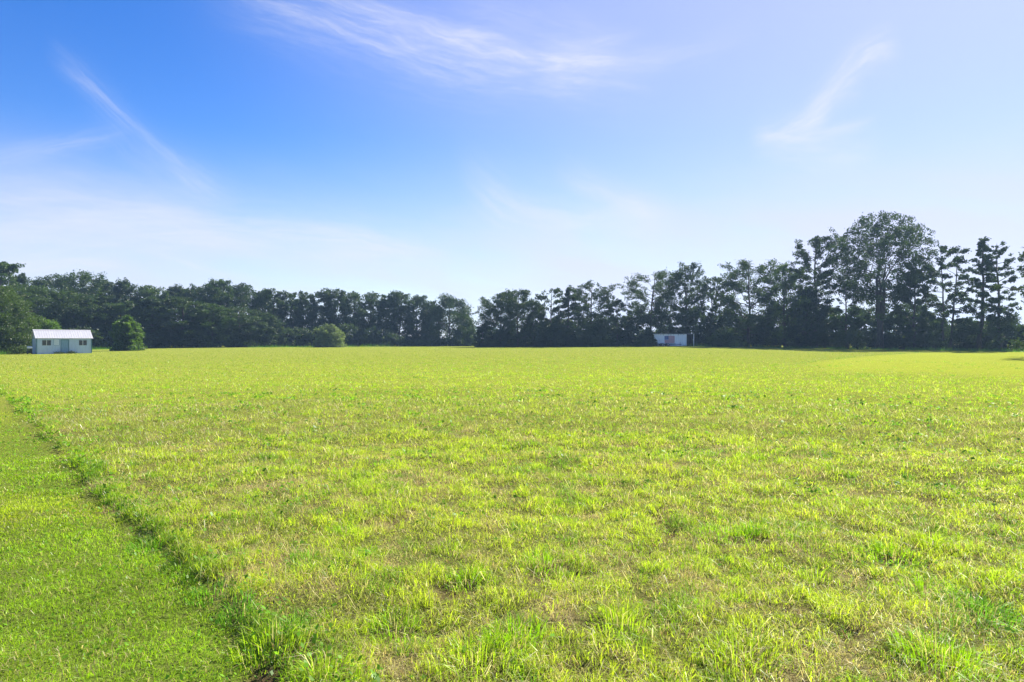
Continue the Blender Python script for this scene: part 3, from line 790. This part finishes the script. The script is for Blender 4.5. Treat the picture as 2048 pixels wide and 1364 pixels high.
# ---- the open hedgerow on the right, every tree grown on its own
GH = 'hedgerow trees on the right'
hedge_table = [  # px, top, width, depth, lean, label, kw
    (1000, 583, 70, 152, 0, 'left half of the leafy twin tree right of the gap', dict(lumps=40, lsz=(.07, .13), base=.16, style='oval', limbs=26, rise=.55, fill=26, low=5)),
    (1036, 577, 72, 150, 0, 'pointed taller half of the leafy twin tree right of the gap', dict(lumps=40, lsz=(.07, .13), base=.16, style='oval', limbs=26, rise=.55, fill=22, low=5)),
    (966, 650, 26, 152, 0, 'low dark tree standing in the gap at the left foot of the twin tree', dict(lumps=20, lsz=(.1, .18), base=.05, style='dome', limbs=16, rise=.6, fill=20, low=8)),
    (1068, 600, 30, 150, 0, 'thin side tree leaning on the right of the leafy twin tree', dict(lumps=14, lsz=(.12, .2), base=.2, style='column', limbs=16, rise=.6, fill=6, low=4)),
    (1102, 576, 56, 146, 0, 'open crowned tree with see-through leaves next right of the twin tree', dict(lumps=34, lsz=(.06, .11), base=0.30, style='spread', limbs=18, rise=.55, clusters=.8)),
    (1134, 571, 34, 145, 0, 'thin spire shaped tree between two open crowns right of the gap', dict(lumps=14, lsz=(.12, .18), base=.3, style='cone', limbs=18, rise=.6, clusters=.75)),
    (1181, 564, 72, 144, 0, 'round headed open tree with bare lower trunk left of the trailer shed', dict(lumps=52, lsz=(.055, .10), base=0.30, style='spread', limbs=24, rise=.55, clusters=.88, fill=8)),
    (1234, 598, 44, 142, 0, 'small tree in the dip left of the leaning open tree', dict(lumps=18, lsz=(.1, .17), base=.22, style='oval', limbs=16, rise=.55, clusters=.8)),
    (1298, 538, 92, 145, -.07, 'leaning open tree with layered leaves above the left of the trailer shed', dict(lumps=46, lsz=(.05, .09), base=0.33, style='spread', limbs=24, rise=.55, clusters=.8)),
    (1372, 526, 66, 144, 0, 'tall tree with dark clotted tufts above the right of the trailer shed', dict(lumps=40, lsz=(.08, .15), base=0.27, style='column', limbs=26, rise=.7, clusters=.9, stems=2, out=.05, fill=14)),
    (1434, 552, 52, 142, 0, 'spindly sparse saplings clump right of the tree with clotted tufts', dict(lumps=40, lsz=(.08, .15), base=0.36, style='column', limbs=18, rise=.6, clusters=.55, stems=3, out=.06)),
    (1497, 518, 104, 134, 0, 'broad rounded tree right of the spindly saplings', dict(lumps=12, lsz=(.06, .11), base=0.14, style='oval', limbs=34, rise=.5, clusters=.95, fill=26)),
    (1570, 526, 84, 132, 0, 'full pale green tree to the right of the broad rounded one', dict(lumps=54, lsz=(.08, .15), base=0.09, style='oval', limbs=32, rise=.7, clusters=1, fill=30)),
    (1612, 572, 70, 129, 0, 'dark lower tree at the left foot of the tall slim tree', dict(lumps=46, lsz=(.08, .15), base=.12, style='dome', limbs=26, rise=.7, fill=34)),
    (1632, 472, 74, 130, 0, 'tall slim tree standing left of the giant spreading tree', dict(lumps=56, lsz=(.06, .11), base=0.30, style='spread', limbs=30, rise=.55, clusters=.92, fill=12)),
    (1760, 427, 172, 124, 0, 'giant spreading tree with forked trunk, highest of all trees', dict(lumps=120, lsz=(.05, .085), base=.36, style='oval', limbs=30, rise=.7, clusters=.5, fill=44, stems=3, out=.07, fork=.27, flat=.75, crad=.045, leaves=70, leaf=.35, trunk_r=.62)),
    (1828, 532, 62, 121, 0, 'dense dark tree under the right side of the giant spreading tree', dict(lumps=34, lsz=(.07, .13), base=.15, style='oval', limbs=30, rise=.7, fill=8)),
    (1696, 566, 48, 122, 0, 'thin half bare tree under the left side of the giant spreading tree', dict(lumps=8, lsz=(.07, .12), base=.3, style='column', limbs=14, rise=.6, clusters=.5)),
    (1894, 490, 78, 116, 0, 'airy two stemmed tree right of the giant spreading tree', dict(lumps=30, lsz=(.05, .09), base=.24, style='column', limbs=34, rise=.35, clusters=.72, stems=2, out=.04)),
    (1958, 476, 62, 113, 0, 'airy spire tree with level layered boughs near the right edge', dict(lumps=20, lsz=(.06, .11), base=.24, style='cone', limbs=36, rise=.25, clusters=.75)),
    (2002, 483, 60, 111, .02, 'sparse topped tall tree beside the airy spire at the right edge', dict(lumps=18, lsz=(.05, .09), base=.30, style='column', limbs=26, rise=.5, clusters=.6)),
    (2100, 470, 112, 76, 0, 'tree mostly outside the photo, few boughs reaching in at the right edge', dict(lumps=12, lsz=(.05, .09), base=.22, style='oval', limbs=30, rise=.4, clusters=.4)),
]
for i, (px, top, wpx, d, ln, lab, kw) in enumerate(hedge_table):
    loc, H = place(px, top, d); Wd = wpx / FPX * d * (1.1 if px < 1600 else .98)
    k2 = dict(leaves=50, leaf=.33, crad=.07, lean=ln, low=14); k2.update(kw)
    make_tree('hedgerow_tree', 'tree', lab, GH, loc, H, Wd, M_LEAF_B if i == 12 else M_LEAF, 300 + i, rnd.uniform(0, 6.3), **k2)

# ---- undergrowth under the hedgerow and along the row
sp = []
for k in range(3200):
    px = rng.uniform(975, 2160); d0 = np.interp(px, [975, 1100, 1300, 1500, 1760, 2048, 2160], [153, 148, 143, 137, 127, 112, 104]); d = d0 + rng.uniform(-1.0, 5.5)
    hpx = np.interp(px, [975, 1060, 1090, 1240, 1300, 1400, 1440, 1500, 1600, 1700, 1800, 1860, 1900, 1960, 2040, 2160], [26, 30, 58, 62, 66, 70, 62, 66, 78, 84, 88, 74, 46, 62, 50, 50])
    hpx *= .55 + .75 * fbm(np.array([px]), np.array([0]), 40, 95)[0]
    if d > d0 + 3 : hpx *= 1.1
    x = (px - 1024) / FPX * d; z0 = tz(x, d)
    sp.append((x, d, z0 + hpx / FPX * d * (rng.uniform(.02, 1.0) if k < 2600 else rng.uniform(0, .3)), rng.uniform(.6, 1.3)))
mass('hedge_undergrowth', 'dark tangled undergrowth filling the foot of the right hedgerow', 'undergrowth', sp, M_LEAF_S, 31, .44, 56, .8)
sp = []
for k in range(1000):
    px = rng.uniform(-20, 950); d0 = np.interp(px, [0, 100, 300, 500, 700, 950], [132, 134, 144, 158, 172, 176]); d = d0 + rng.uniform(-1, 4)
    hpx = np.interp(px, [480, 560, 740, 800], [36, 52, 50, 36]) * (.4 + .8 * fbm(np.array([px]), np.array([0]), 50, 96)[0]) * np.interp(px, [0, 780, 830, 900, 950], [1.25, 1, .35, .5, .5])
    x = (px - 1024) / FPX * d; z0 = tz(x, d)
    sp.append((x, d, z0 + hpx / FPX * d * rng.uniform(.02, 1.0), rng.uniform(.6, 1.4)))
mass('wood_undergrowth', 'low dark undergrowth along the foot of the left wood', 'undergrowth', sp, M_LEAF_S, 32, .46, 56, .8)
# far woods beyond the fields
sp = []
for k in range(520):
    px = rng.uniform(880, 2300); d = rng.uniform(430, 470); x = (px - 1024) / FPX * d; z0 = tz(x, d)
    sp.append((x, d, z0 + (8 + 6 * fbm(np.array([px]), np.array([0.]), 60, 97)[0]) * rng.uniform(.02, 1), rng.uniform(2.2, 4.2)))
mass('distant_woodland', 'pale hazy line of distant trees seen through the gap', 'woodland', sp, M_LEAF_W, 33, 1.3, 60, .7)

# ---- single bushes
GB = 'shrubs standing at the field edge'
def shrub(name, label, px, top, wpx, d, lm, seed, group=None, **kw):
    loc, H = place(px, top, d); Wd = wpx / FPX * d
    k2 = dict(base=.06, style='dome', limbs=22, rise=.8, fill=60, low=16, leaves=70, leaf=.30, crad=.12, flat=.75); k2.update(kw)
    return make_tree(name, 'shrub', label, group, loc, H, Wd, lm, seed, rnd.uniform(0, 6.3), 'crown', **k2)
shrub('round_bush', 'sunlit round bush standing alone in front of the wood, right of the shed', 256, 631, 45, 118, M_LEAF_Y, 401, style='oval', lumps=50, lsz=(.09, .17), crad=.08, base=.04, low=40, limbs=26)
shrub('mound_shrub', 'grey green dome shaped shrub alone at the far field edge', 660, 648, 51, 156, M_LEAF_P, 402, lumps=80, lsz=(.07, .12), crad=.07, low=50, fill=60, flat=.8)
shrub('edge_shrub', 'light green low shrub just left of the trailer shed', 1279, 679, 26, 137, M_LEAF_B, 403, GB, crad=.16, fill=30)
shrub('edge_shrub', 'dark shrub hiding the left end of the trailer shed', 1297, 656, 26, 136, M_LEAF_S, 404, GB, crad=.16, fill=40, low=26)
shrub('edge_shrub', 'greener shrub right of the trailer shed under the spindly saplings', 1452, 655, 60, 135, M_LEAF_B, 405, GB, crad=.12)
shrub('edge_shrub', 'dark shrub below the round headed open tree', 1196, 645, 80, 143, M_LEAF_S, 406, GB, crad=.11)
shrub('edge_shrub', 'dark shrub below the open crowned tree right of the twin tree', 1110, 640, 60, 146, M_LEAF_S, 407, GB, crad=.12)
loc, H = place(0, 567, 101)
make_tree('sunlit_tree', 'tree', 'dark tree with sunlit right side at the left photo edge beside the shed', None, loc, H, 108 / FPX * 101, M_LEAF_B, 411, 1.0,
          base=.05, style='oval', limbs=30, rise=.5, clusters=.4, lumps=80, lsz=(.08, .15), fill=60, low=60, leaves=110, leaf=.24, crad=.08)
loc, H = place(-60, 560, 97)
make_tree('sunlit_tree', 'tree', 'dark tree mostly cut off by the left photo edge', None, loc, H, 110 / FPX * 97, M_LEAF_B, 412, 2.0,
          base=.05, style='dome', limbs=30, rise=.7, fill=130, low=50, leaves=80, leaf=.24, crad=.11)
shrub('sunlit_shrub', 'yellow green tall shrub showing above the shed roof', 86, 634, 84, 107, M_LEAF_Y, 413, crad=.08, lumps=70, lsz=(.08, .15), leaf=.24, low=40, fill=50)
shrub('sunlit_shrub', 'dark low shrub between the shed gable and the left edge trees', 42, 662, 42, 103, M_LEAF_S, 414, crad=.15, leaf=.24, low=60, fill=60)

# weedy fringe where the field meets the trees
n = 15000
px = rng.uniform(-40, 2090, n); d = np.interp((px - 1024) / FPX, EDGE_U, EDGE_Y) + rng.uniform(-1.5, 3, n); x = (px - 1024) / FPX * d
keep = fbm(px, px * 0, 26, 98) > .33; x, d = x[keep], d[keep]; n = len(x)
fr = blades(x, d, rng.uniform(.25, 1.0, n) * (.25 + 1.1 * fbm(x, d, 5, 99)), rng.uniform(.02, .05, n), rng.uniform(0, 6.3, n), np.abs(rng.normal(.2, .25, n)),
            (C_DEEP * 1.1)[None, :] * rng.uniform(.7, 1.5, n)[:, None], False)
pack([fr], 'rough_grass', 'rough taller grass where the field meets the trees')

# ------------------------------------------------------------------ the blue shed
M_SIDING = mat('blue_siding', (.50, .60, .70), .6, .12, 2.0, spec=.3, stretch=(2, 2, .5))
M_TRIM = mat('teal_trim', (.10, .22, .25), .6, .2, 4)
M_ROOF = mat('roof_sheet', (.50, .49, .51), .42, .10, 1.2, metal=.15, stretch=(4, .6, .6))
M_DOOR = mat('teal_door', (.22, .36, .45), .55, .2, 3, stretch=(3, 3, .6))
M_WHITE = mat('white_paint', (.75, .76, .76), .5, .08, 4)
M_GLASS = mat('dark_glass', (.025, .03, .034), .12, spec=.6)
M_PAPER = mat('notice_paper', (.72, .78, .82), .8)
M_INK = mat('notice_ink', (.28, .34, .38), .8)
M_DARK = mat('dark_steel', (.03, .033, .036), .6, .3, 5)
M_RUBBER = mat('tyre_rubber', (.018, .018, .019), .85)
M_GREYSTEEL = mat('grey_steel', (.35, .36, .37), .4, .2, 5, metal=.6)

SA = R(44); SL, SW, SH, RISE = 6.8, 3.1, 2.34, 1.10
def build_shed():
    d = Vector((math.cos(SA), math.sin(SA))); nn = Vector((-math.sin(SA), math.cos(SA)))
    D = 97.0; c = Vector(((73 - 1024) / FPX * D, D)) + d * SL / 2 + nn * SW / 2
    z = tz(c.x, c.y)
    root = empty('blue_shed', (c.x, c.y, z - .04), SA)
    tag(root, 'pale blue shed with white metal roof and two windows beside the wood', 'shed')
    x0, x1, y0, y1 = -SL / 2, SL / 2, -SW / 2, SW / 2
    fx = lambda v: x0 + v
    wins = [(.67, 1.73), (5.2, 6.2)]; WZ0, WZ1 = 1.25, 1.99; DX0, DX1, DZ = 2.93, 3.93, 2.06
    # walls with real openings; a batten every 30 cm
    m_ = MB(); T = .09
    cuts = [(0, SL)]
    def fwall(a, b, lo, hi): m_.box(fx(a), fx(b), y0, y0 + T, lo, hi)
    xs = [0, wins[0][0], wins[0][1], DX0, DX1, wins[1][0], wins[1][1], SL]
    for i in range(7):
        a, b = xs[i], xs[i + 1]
        if i in (1, 5): fwall(a, b, 0, WZ0); fwall(a, b, WZ1, SH)
        elif i == 3: fwall(a, b, DZ, SH)
        else: fwall(a, b, 0, SH)
    m_.box(x0, x1, y1 - T, y1, 0, SH)
    for s in (0, 1):
        xa, xb = (x0, x0 + T) if s == 0 else (x1 - T, x1)
        m_.add([(xa, y0 + T, 0), (xb, y0 + T, 0), (xb, y1 - T, 0), (xa, y1 - T, 0),
                (xa, y0 + T, SH), (xb, y0 + T, SH), (xb, y1 - T, SH), (xa, y1 - T, SH), (xa, 0, SH + RISE - .1), (xb, 0, SH + RISE - .1)],
               [(0, 4, 8, 7, 3), (1, 2, 6, 9, 5), (0, 1, 5, 4), (2, 3, 7, 6), (4, 5, 9, 8), (7, 8, 9, 6)])
    v = .15
    while v < SL - .1:
        def bat(lo, hi): m_.box(fx(v) - .022, fx(v) + .022, y0 - .018, y0 + .002, lo, hi)
        inw = any(a - .06 < v < b + .06 for a, b in wins); ind = DX0 - .08 < v < DX1 + .08; inb = 2.0 < v < 2.84
        if inw: bat(.02, WZ0 - .06); bat(WZ1 + .06, SH - .1)
        elif ind: bat(DZ + .1, SH - .1)
        elif inb: bat(.02, 1.16); bat(2.16, SH - .1)
        else: bat(.02, SH - .1)
        v += .24
    v = y0 + .2
    while v < y1 - .1:
        m_.box(x0 - .018, x0 + .002, v - .022, v + .022, .02, SH - .05)
        m_.box(x1 - .002, x1 + .018, v - .022, v + .022, .02, SH - .05); v += .24
    m_.build('wall', M_SIDING, root)
    t = MB()
    for xx in (x0, x1):
        for yy in (y0, y1):
            t.box(xx - .06, xx + .06, yy - .06, yy + .06, 0, SH - .06)
    t.box(x0 + .06, x1 - .06, y0 - .03, y0 - .0, SH - .1, SH - .005)
    t.box(x0 - .025, x0 - .003, y0 + .06, y1 - .06, SH - .09, SH - .01)
    t.build('trim', M_TRIM, root)
    # ribbed roof sheets
    ov, oe = .16, .20; rz = SH + RISE; sl = RISE / (SW / 2)
    r_ = MB()
    for s in (-1, 1):
        ye = s * (SW / 2 + ov); ze = rz - sl * (SW / 2 + ov)
        a = [(x0 - oe, ye, ze), (x1 + oe, ye, ze), (x1 + oe, 0, rz), (x0 - oe, 0, rz)]
        b = [(p[0], p[1], p[2] + .05) for p in a]
        r_.add(a + b, [(0, 1, 2, 3), (4, 7, 6, 5), (0, 4, 5, 1), (1, 5, 6, 2), (2, 6, 7, 3), (3, 7, 4, 0)])
        q = x0 - oe + .05
        while q < x1 + oe:
            lo = .052; hi = .072
            p = [(q - .025, ye, ze + lo), (q + .025, ye, ze + lo), (q + .025, 0, rz + lo), (q - .025, 0, rz + lo)]
            p2 = [(q - .014, ye, ze + hi), (q + .014, ye, ze + hi), (q + .014, 0, rz + hi), (q - .014, 0, rz + hi)]
            r_.add(p + p2, [(4, 5, 6, 7), (0, 1, 5, 4), (1, 2, 6, 5), (3, 0, 4, 7)]); q += .3
    rf = r_.build('roof', M_ROOF, root)
    k = MB(); k.add([(x0 - oe - .01, -.16, rz - .03), (x1 + oe + .01, -.16, rz - .03), (x1 + oe + .01, 0, rz + .10), (x0 - oe - .01, 0, rz + .10), (x0 - oe - .01, .16, rz - .03), (x1 + oe + .01, .16, rz - .03)], [(0, 1, 2, 3), (3, 2, 5, 4)])
    k.build('ridge_cap', M_ROOF, rf)
    for a, b in wins:
        f = MB(); fw = .045
        xa, xb = fx(a), fx(b)
        f.box(xa - fw, xb + fw, y0 - .03, y0 + .05, WZ0 - fw, WZ0); f.box(xa - fw, xb + fw, y0 - .03, y0 + .05, WZ1, WZ1 + fw)
        f.box(xa - fw, xa, y0 - .03, y0 + .05, WZ0, WZ1); f.box(xb, xb + fw, y0 - .03, y0 + .05, WZ0, WZ1)
        mid = (xa + xb) / 2
        f.box(mid - .028, mid + .028, y0 - .025, y0 + .05, WZ0, WZ1, 1)
        w_ = f.build('window', [M_SIDING, M_WHITE], root)
        for s in (0, 1):
            p = MB(); p.box(xa if s == 0 else mid + .028, mid - .028 if s == 0 else xb, y0 + .03, y0 + .04, WZ0, WZ1); p.build('pane', M_GLASS, w_)
    dm = MB(); dm.box(fx(DX0) + .06, fx(DX1) - .06, y0 + .02, y0 + .07, .03, DZ - .06)
    for (a, b, lo, hi) in ((.2, .8, 1.15, 1.8), (.2, .8, .25, .95)):
        dm.box(fx(DX0) + a, fx(DX0) + b, y0 + .005, y0 + .02, lo, hi)
    do = dm.build('door', M_DOOR, root)
    h = MB(); h.tube([(fx(DX0) + .17, y0 + .02, 1.0), (fx(DX0) + .17, y0 - .05, 1.0)], .03, 8); h.build('handle', M_GREYSTEEL, do)
    fr = MB(); fr.box(fx(DX0) - .03, fx(DX0) + .06, y0 - .03, y0 + .07, 0, DZ); fr.box(fx(DX1) - .06, fx(DX1) + .03, y0 - .03, y0 + .07, 0, DZ)
    fr.box(fx(DX0) - .03, fx(DX1) + .03, y0 - .03, y0 + .07, DZ - .06, DZ + .05); fr.build('door_frame', M_TRIM, root)
    # notice board: a thing hung on the wall
    def world(lx, ly): 
        return c.x + d.x * lx + nn.x * ly, c.y + d.y * lx + nn.y * ly
    bx, by = world(fx(2.40), y0 - .022)
    nb = empty('notice_board', (bx, by, z + 1.66), SA); tag(nb, 'white lined notice board in a blue frame hung left of the shed door', 'notice board')
    f = MB(); f.box(-.36, .36, -.03, 0, -.47, -.41); f.box(-.36, .36, -.03, 0, .41, .47); f.box(-.36, -.30, -.03, 0, -.41, .41); f.box(.30, .36, -.03, 0, -.41, .41)
    f.build('frame', M_DOOR, nb)
    s = MB(); s.box(-.30, .30, -.018, -.004, -.41, .41, 0)
    for q in range(9):
        zz = .33 - q * .08; s.box(-.25, .25 - (q % 3) * .05, -.0205, -.018, zz - .012, zz + .012, 1)
    s.build('sheet', [M_PAPER, M_INK], nb)
    # white topped box on a post, at the gable corner
    bx, by = world(x0 - .75, y0 + .35); bz = tz(bx, by)
    w = empty('white_topped_stand', (bx, by, bz - .03), SA); tag(w, 'small white topped box on a dark stand at the left corner of the shed', 'stand')
    p = MB(); p.box(-.33, .33, -.22, .22, .86, .90); p.box(-.30, .30, -.19, .19, .90, 1.06); p.add([(-.30, -.19, 1.063), (.30, -.19, 1.063), (.30, .19, 1.063), (-.30, .19, 1.063), (-.22, 0, 1.16), (.22, 0, 1.16)], [(0, 1, 5, 4), (1, 2, 5), (2, 3, 4, 5), (3, 0, 4)])
    p.build('box', M_WHITE, w)
    for sx in (-.26, .26):
        for sy in (-.16, .16):
            p = MB(); p.box(sx - .035, sx + .035, sy - .035, sy + .035, 0, .86); p.build('leg', M_DARK, w)
    p = MB(); p.box(-.225, .225, -.15, .15, .18, .22); p.build('shelf', M_DARK, w)
    # two low plants either side of the door
    for lx, wd, hh, sd_, lab in ((2.66, 1.05, .46, 421, 'low brown green plant at the foot of the wall left of the shed door'),
                                 (4.2, .85, .48, 422, 'low brown green plant at the foot of the wall right of the shed door')):
        bx, by = world(fx(lx), y0 - .45)
        make_tree('low_plant', 'plant', lab, 'plants beside the shed door', (bx, by, tz(bx, by) - .03), hh, wd, M_LEAF_S, sd_, 0, 'foliage',
                  base=.05, style='dome', limbs=12, rise=.6, fill=26, low=14, leaves=26, leaf=.11, crad=.16, trunk_r=.02)
build_shed()

# ------------------------------------------------------------------ white shed with the flag, at the hedgerow
M_BOXWALL = mat('white_sheet_wall', (.92, .94, .95), .5, 0, 1.6, spec=.3, col2=(.80, .84, .86), stretch=(5, 5, .35))
M_RUST = mat('weathered_edge', (.24, .28, .30), .7, .5, 4)
M_BAYSHADE = mat('bay_shade', (.05, .055, .055), .9, .3, 2)  # near-black colour stands in for the shade inside the open bay
M_RED = mat('flag_red', (.46, .025, .035), .7); M_FWHITE = mat('flag_white', (.68, .68, .68), .7); M_BLUE = mat('flag_blue', (.03, .065, .22), .7)
def build_flag_shed():
    D = 136.0; X0 = (1304 - 1024) / FPX * D; L1 = 6.9; L2 = 1.45; Wd = 2.6; H = 2.45
    z = tz(X0 + 3, D) - .03
    root = empty('flag_shed', (X0, D, z), 0)
    tag(root, 'white metal box shed with an open right bay, in front of the hedgerow', 'shed')
    m_ = MB(); m_.box(0, L1, 0, .06, .12, H); m_.box(0, .06, .06, Wd - .06, .12, H); m_.box(L1 - .06, L1, .06, Wd - .06, .12, H); m_.box(0, L1, Wd - .06, Wd, .12, H)
    q = .12
    while q < L1:
        m_.add([(q - .07, -.001, .14), (q - .035, -.035, .14), (q + .035, -.035, .14), (q + .07, -.001, .14), (q - .07, -.001, H - .02), (q - .035, -.035, H - .02), (q + .035, -.035, H - .02), (q + .07, -.001, H - .02)],
               [(0, 1, 5, 4), (1, 2, 6, 5), (2, 3, 7, 6), (4, 5, 6, 7), (0, 3, 2, 1)]); q += .30
    m_.build('wall', M_BOXWALL, root)
    r_ = MB(); r_.box(-.12, L1 + L2 + .12, -.14, Wd + .14, H + .003, H + .10)
    for k in range(11):
        xx = 1.2 + k * .5; 
        if k % 4 != 3: r_.box(xx, xx + .10, -.05, -.038, H - .10 - .12 * ((k * 7) % 3) / 2, H - .003)
    r_.build('roof', M_RUST, root)
    b = MB(); b.box(L1 + .003, L1 + L2, Wd - .05, Wd, .05, H); b.box(L1 + L2 - .04, L1 + L2 - .0, 1.2, Wd - .05, .05, H); b.build('back_panel', M_BAYSHADE, root)
    for yy in (0, ):
        p = MB(); p.box(L1 + L2 - .06, L1 + L2 + .04, yy, yy + .10, 0, H); p.build('post', M_BOXWALL, root)
    # flag
    fx, fz = X0 + (1329 - 1304) / FPX * D, z + .72; fw, fh = 2.0, 1.38
    fl = empty('striped_flag', (fx, D - .04, fz), 0); tag(fl, 'red white and blue flag with stars and thirteen stripes on the white shed wall', 'flag')
    st = MB(); sh = fh / 13
    for k in range(13):
        lo = k * sh; xa = 0 if k < 6 else fw * .40
        st.box(xa, fw, -.012, 0, lo, lo + sh, 0 if k % 2 == 0 else 1)
    st.build('stripes', [M_RED, M_FWHITE], fl)
    c_ = MB(); cw, ch = fw * .40, sh * 7; cz = 6 * sh; c_.box(0, cw, -.012, 0, cz, fh, 0)
    for r in range(9):
        nc = 6 if r % 2 == 0 else 5
        for k in range(nc):
            cx = cw * (k * 2 + (1 if r % 2 == 0 else 2)) / 12; czz = cz + ch * (r + 1) / 10; pts = []
            for s in range(10):
                rr = .030 if s % 2 == 0 else .012; a = math.pi / 2 + s * math.pi / 5; pts.append((cx + rr * math.cos(a), -.015, czz + rr * math.sin(a)))
            c_.add(pts, [tuple(range(10))], 1)
    c_.build('canton', [M_BLUE, M_FWHITE], fl)
    # low trailer in front
    tx = X0 + .5; ty = D - 1.6; tzv = tz(tx + 2, ty)
    tr = empty('flatbed_trailer', (tx, ty, tzv), 0); tag(tr, 'low dark flatbed trailer on two wheels parked along the white shed', 'trailer')
    b = MB(); b.box(0, 3.7, -.45, .75, .36, .46)
    for k in range(2): b.box(0, 3.7, -.45 if k == 0 else .70, -.40 if k == 0 else .75, .46, .56)
    b.build('bed', M_DARK, tr)
    t = MB(); t.tube([(3.7, .15, .42), (5.0, .15, .42)], .05, 6); t.tube([(4.75, .15, .42), (4.75, .15, .02)], .035, 6); t.tube([(4.75, .15, .42), (4.75, .15, .85)], .03, 6); t.build('tow_bar', M_DARK, tr)
    for wx in (1.15, 2.2):
        for wy in (-.60, .90):
            w = MB(); w.tube([(wx, wy - .09, .32), (wx, wy - .07, .32), (wx, wy + .07, .32), (wx, wy + .09, .32)], [.27, .32, .32, .27], 18); wo_ = w.build('wheel', M_RUBBER, tr)
            h = MB(); h.tube([(wx, wy - .10, .32), (wx, wy + .10, .32)], .16, 14); h.build('rim', M_GREYSTEEL, wo_)
build_flag_shed()

# ------------------------------------------------------------------ the air
hz = MB(); hz.box(-1560, 1560, -1560, 1560, -3, 60)
m_ = bpy.data.materials.new('haze_air'); m_.use_nodes = True; n = NT(m_.node_tree); n.n.clear()
pv = n.node('ShaderNodeVolumePrincipled'); pv.inputs['Color'].default_value = (.43, .66, 1, 1); pv.inputs['Density'].default_value = .0003
pv.inputs['Anisotropy'].default_value = .2
out = n.node('ShaderNodeOutputMaterial'); n.l.new(pv.outputs[0], out.inputs['Volume'])
ho = hz.build('haze', m_); tag(ho, kind='stuff')
for o in list(bpy.data.objects):
    for k in ('h', 'w'):
        if k in o: del o[k]
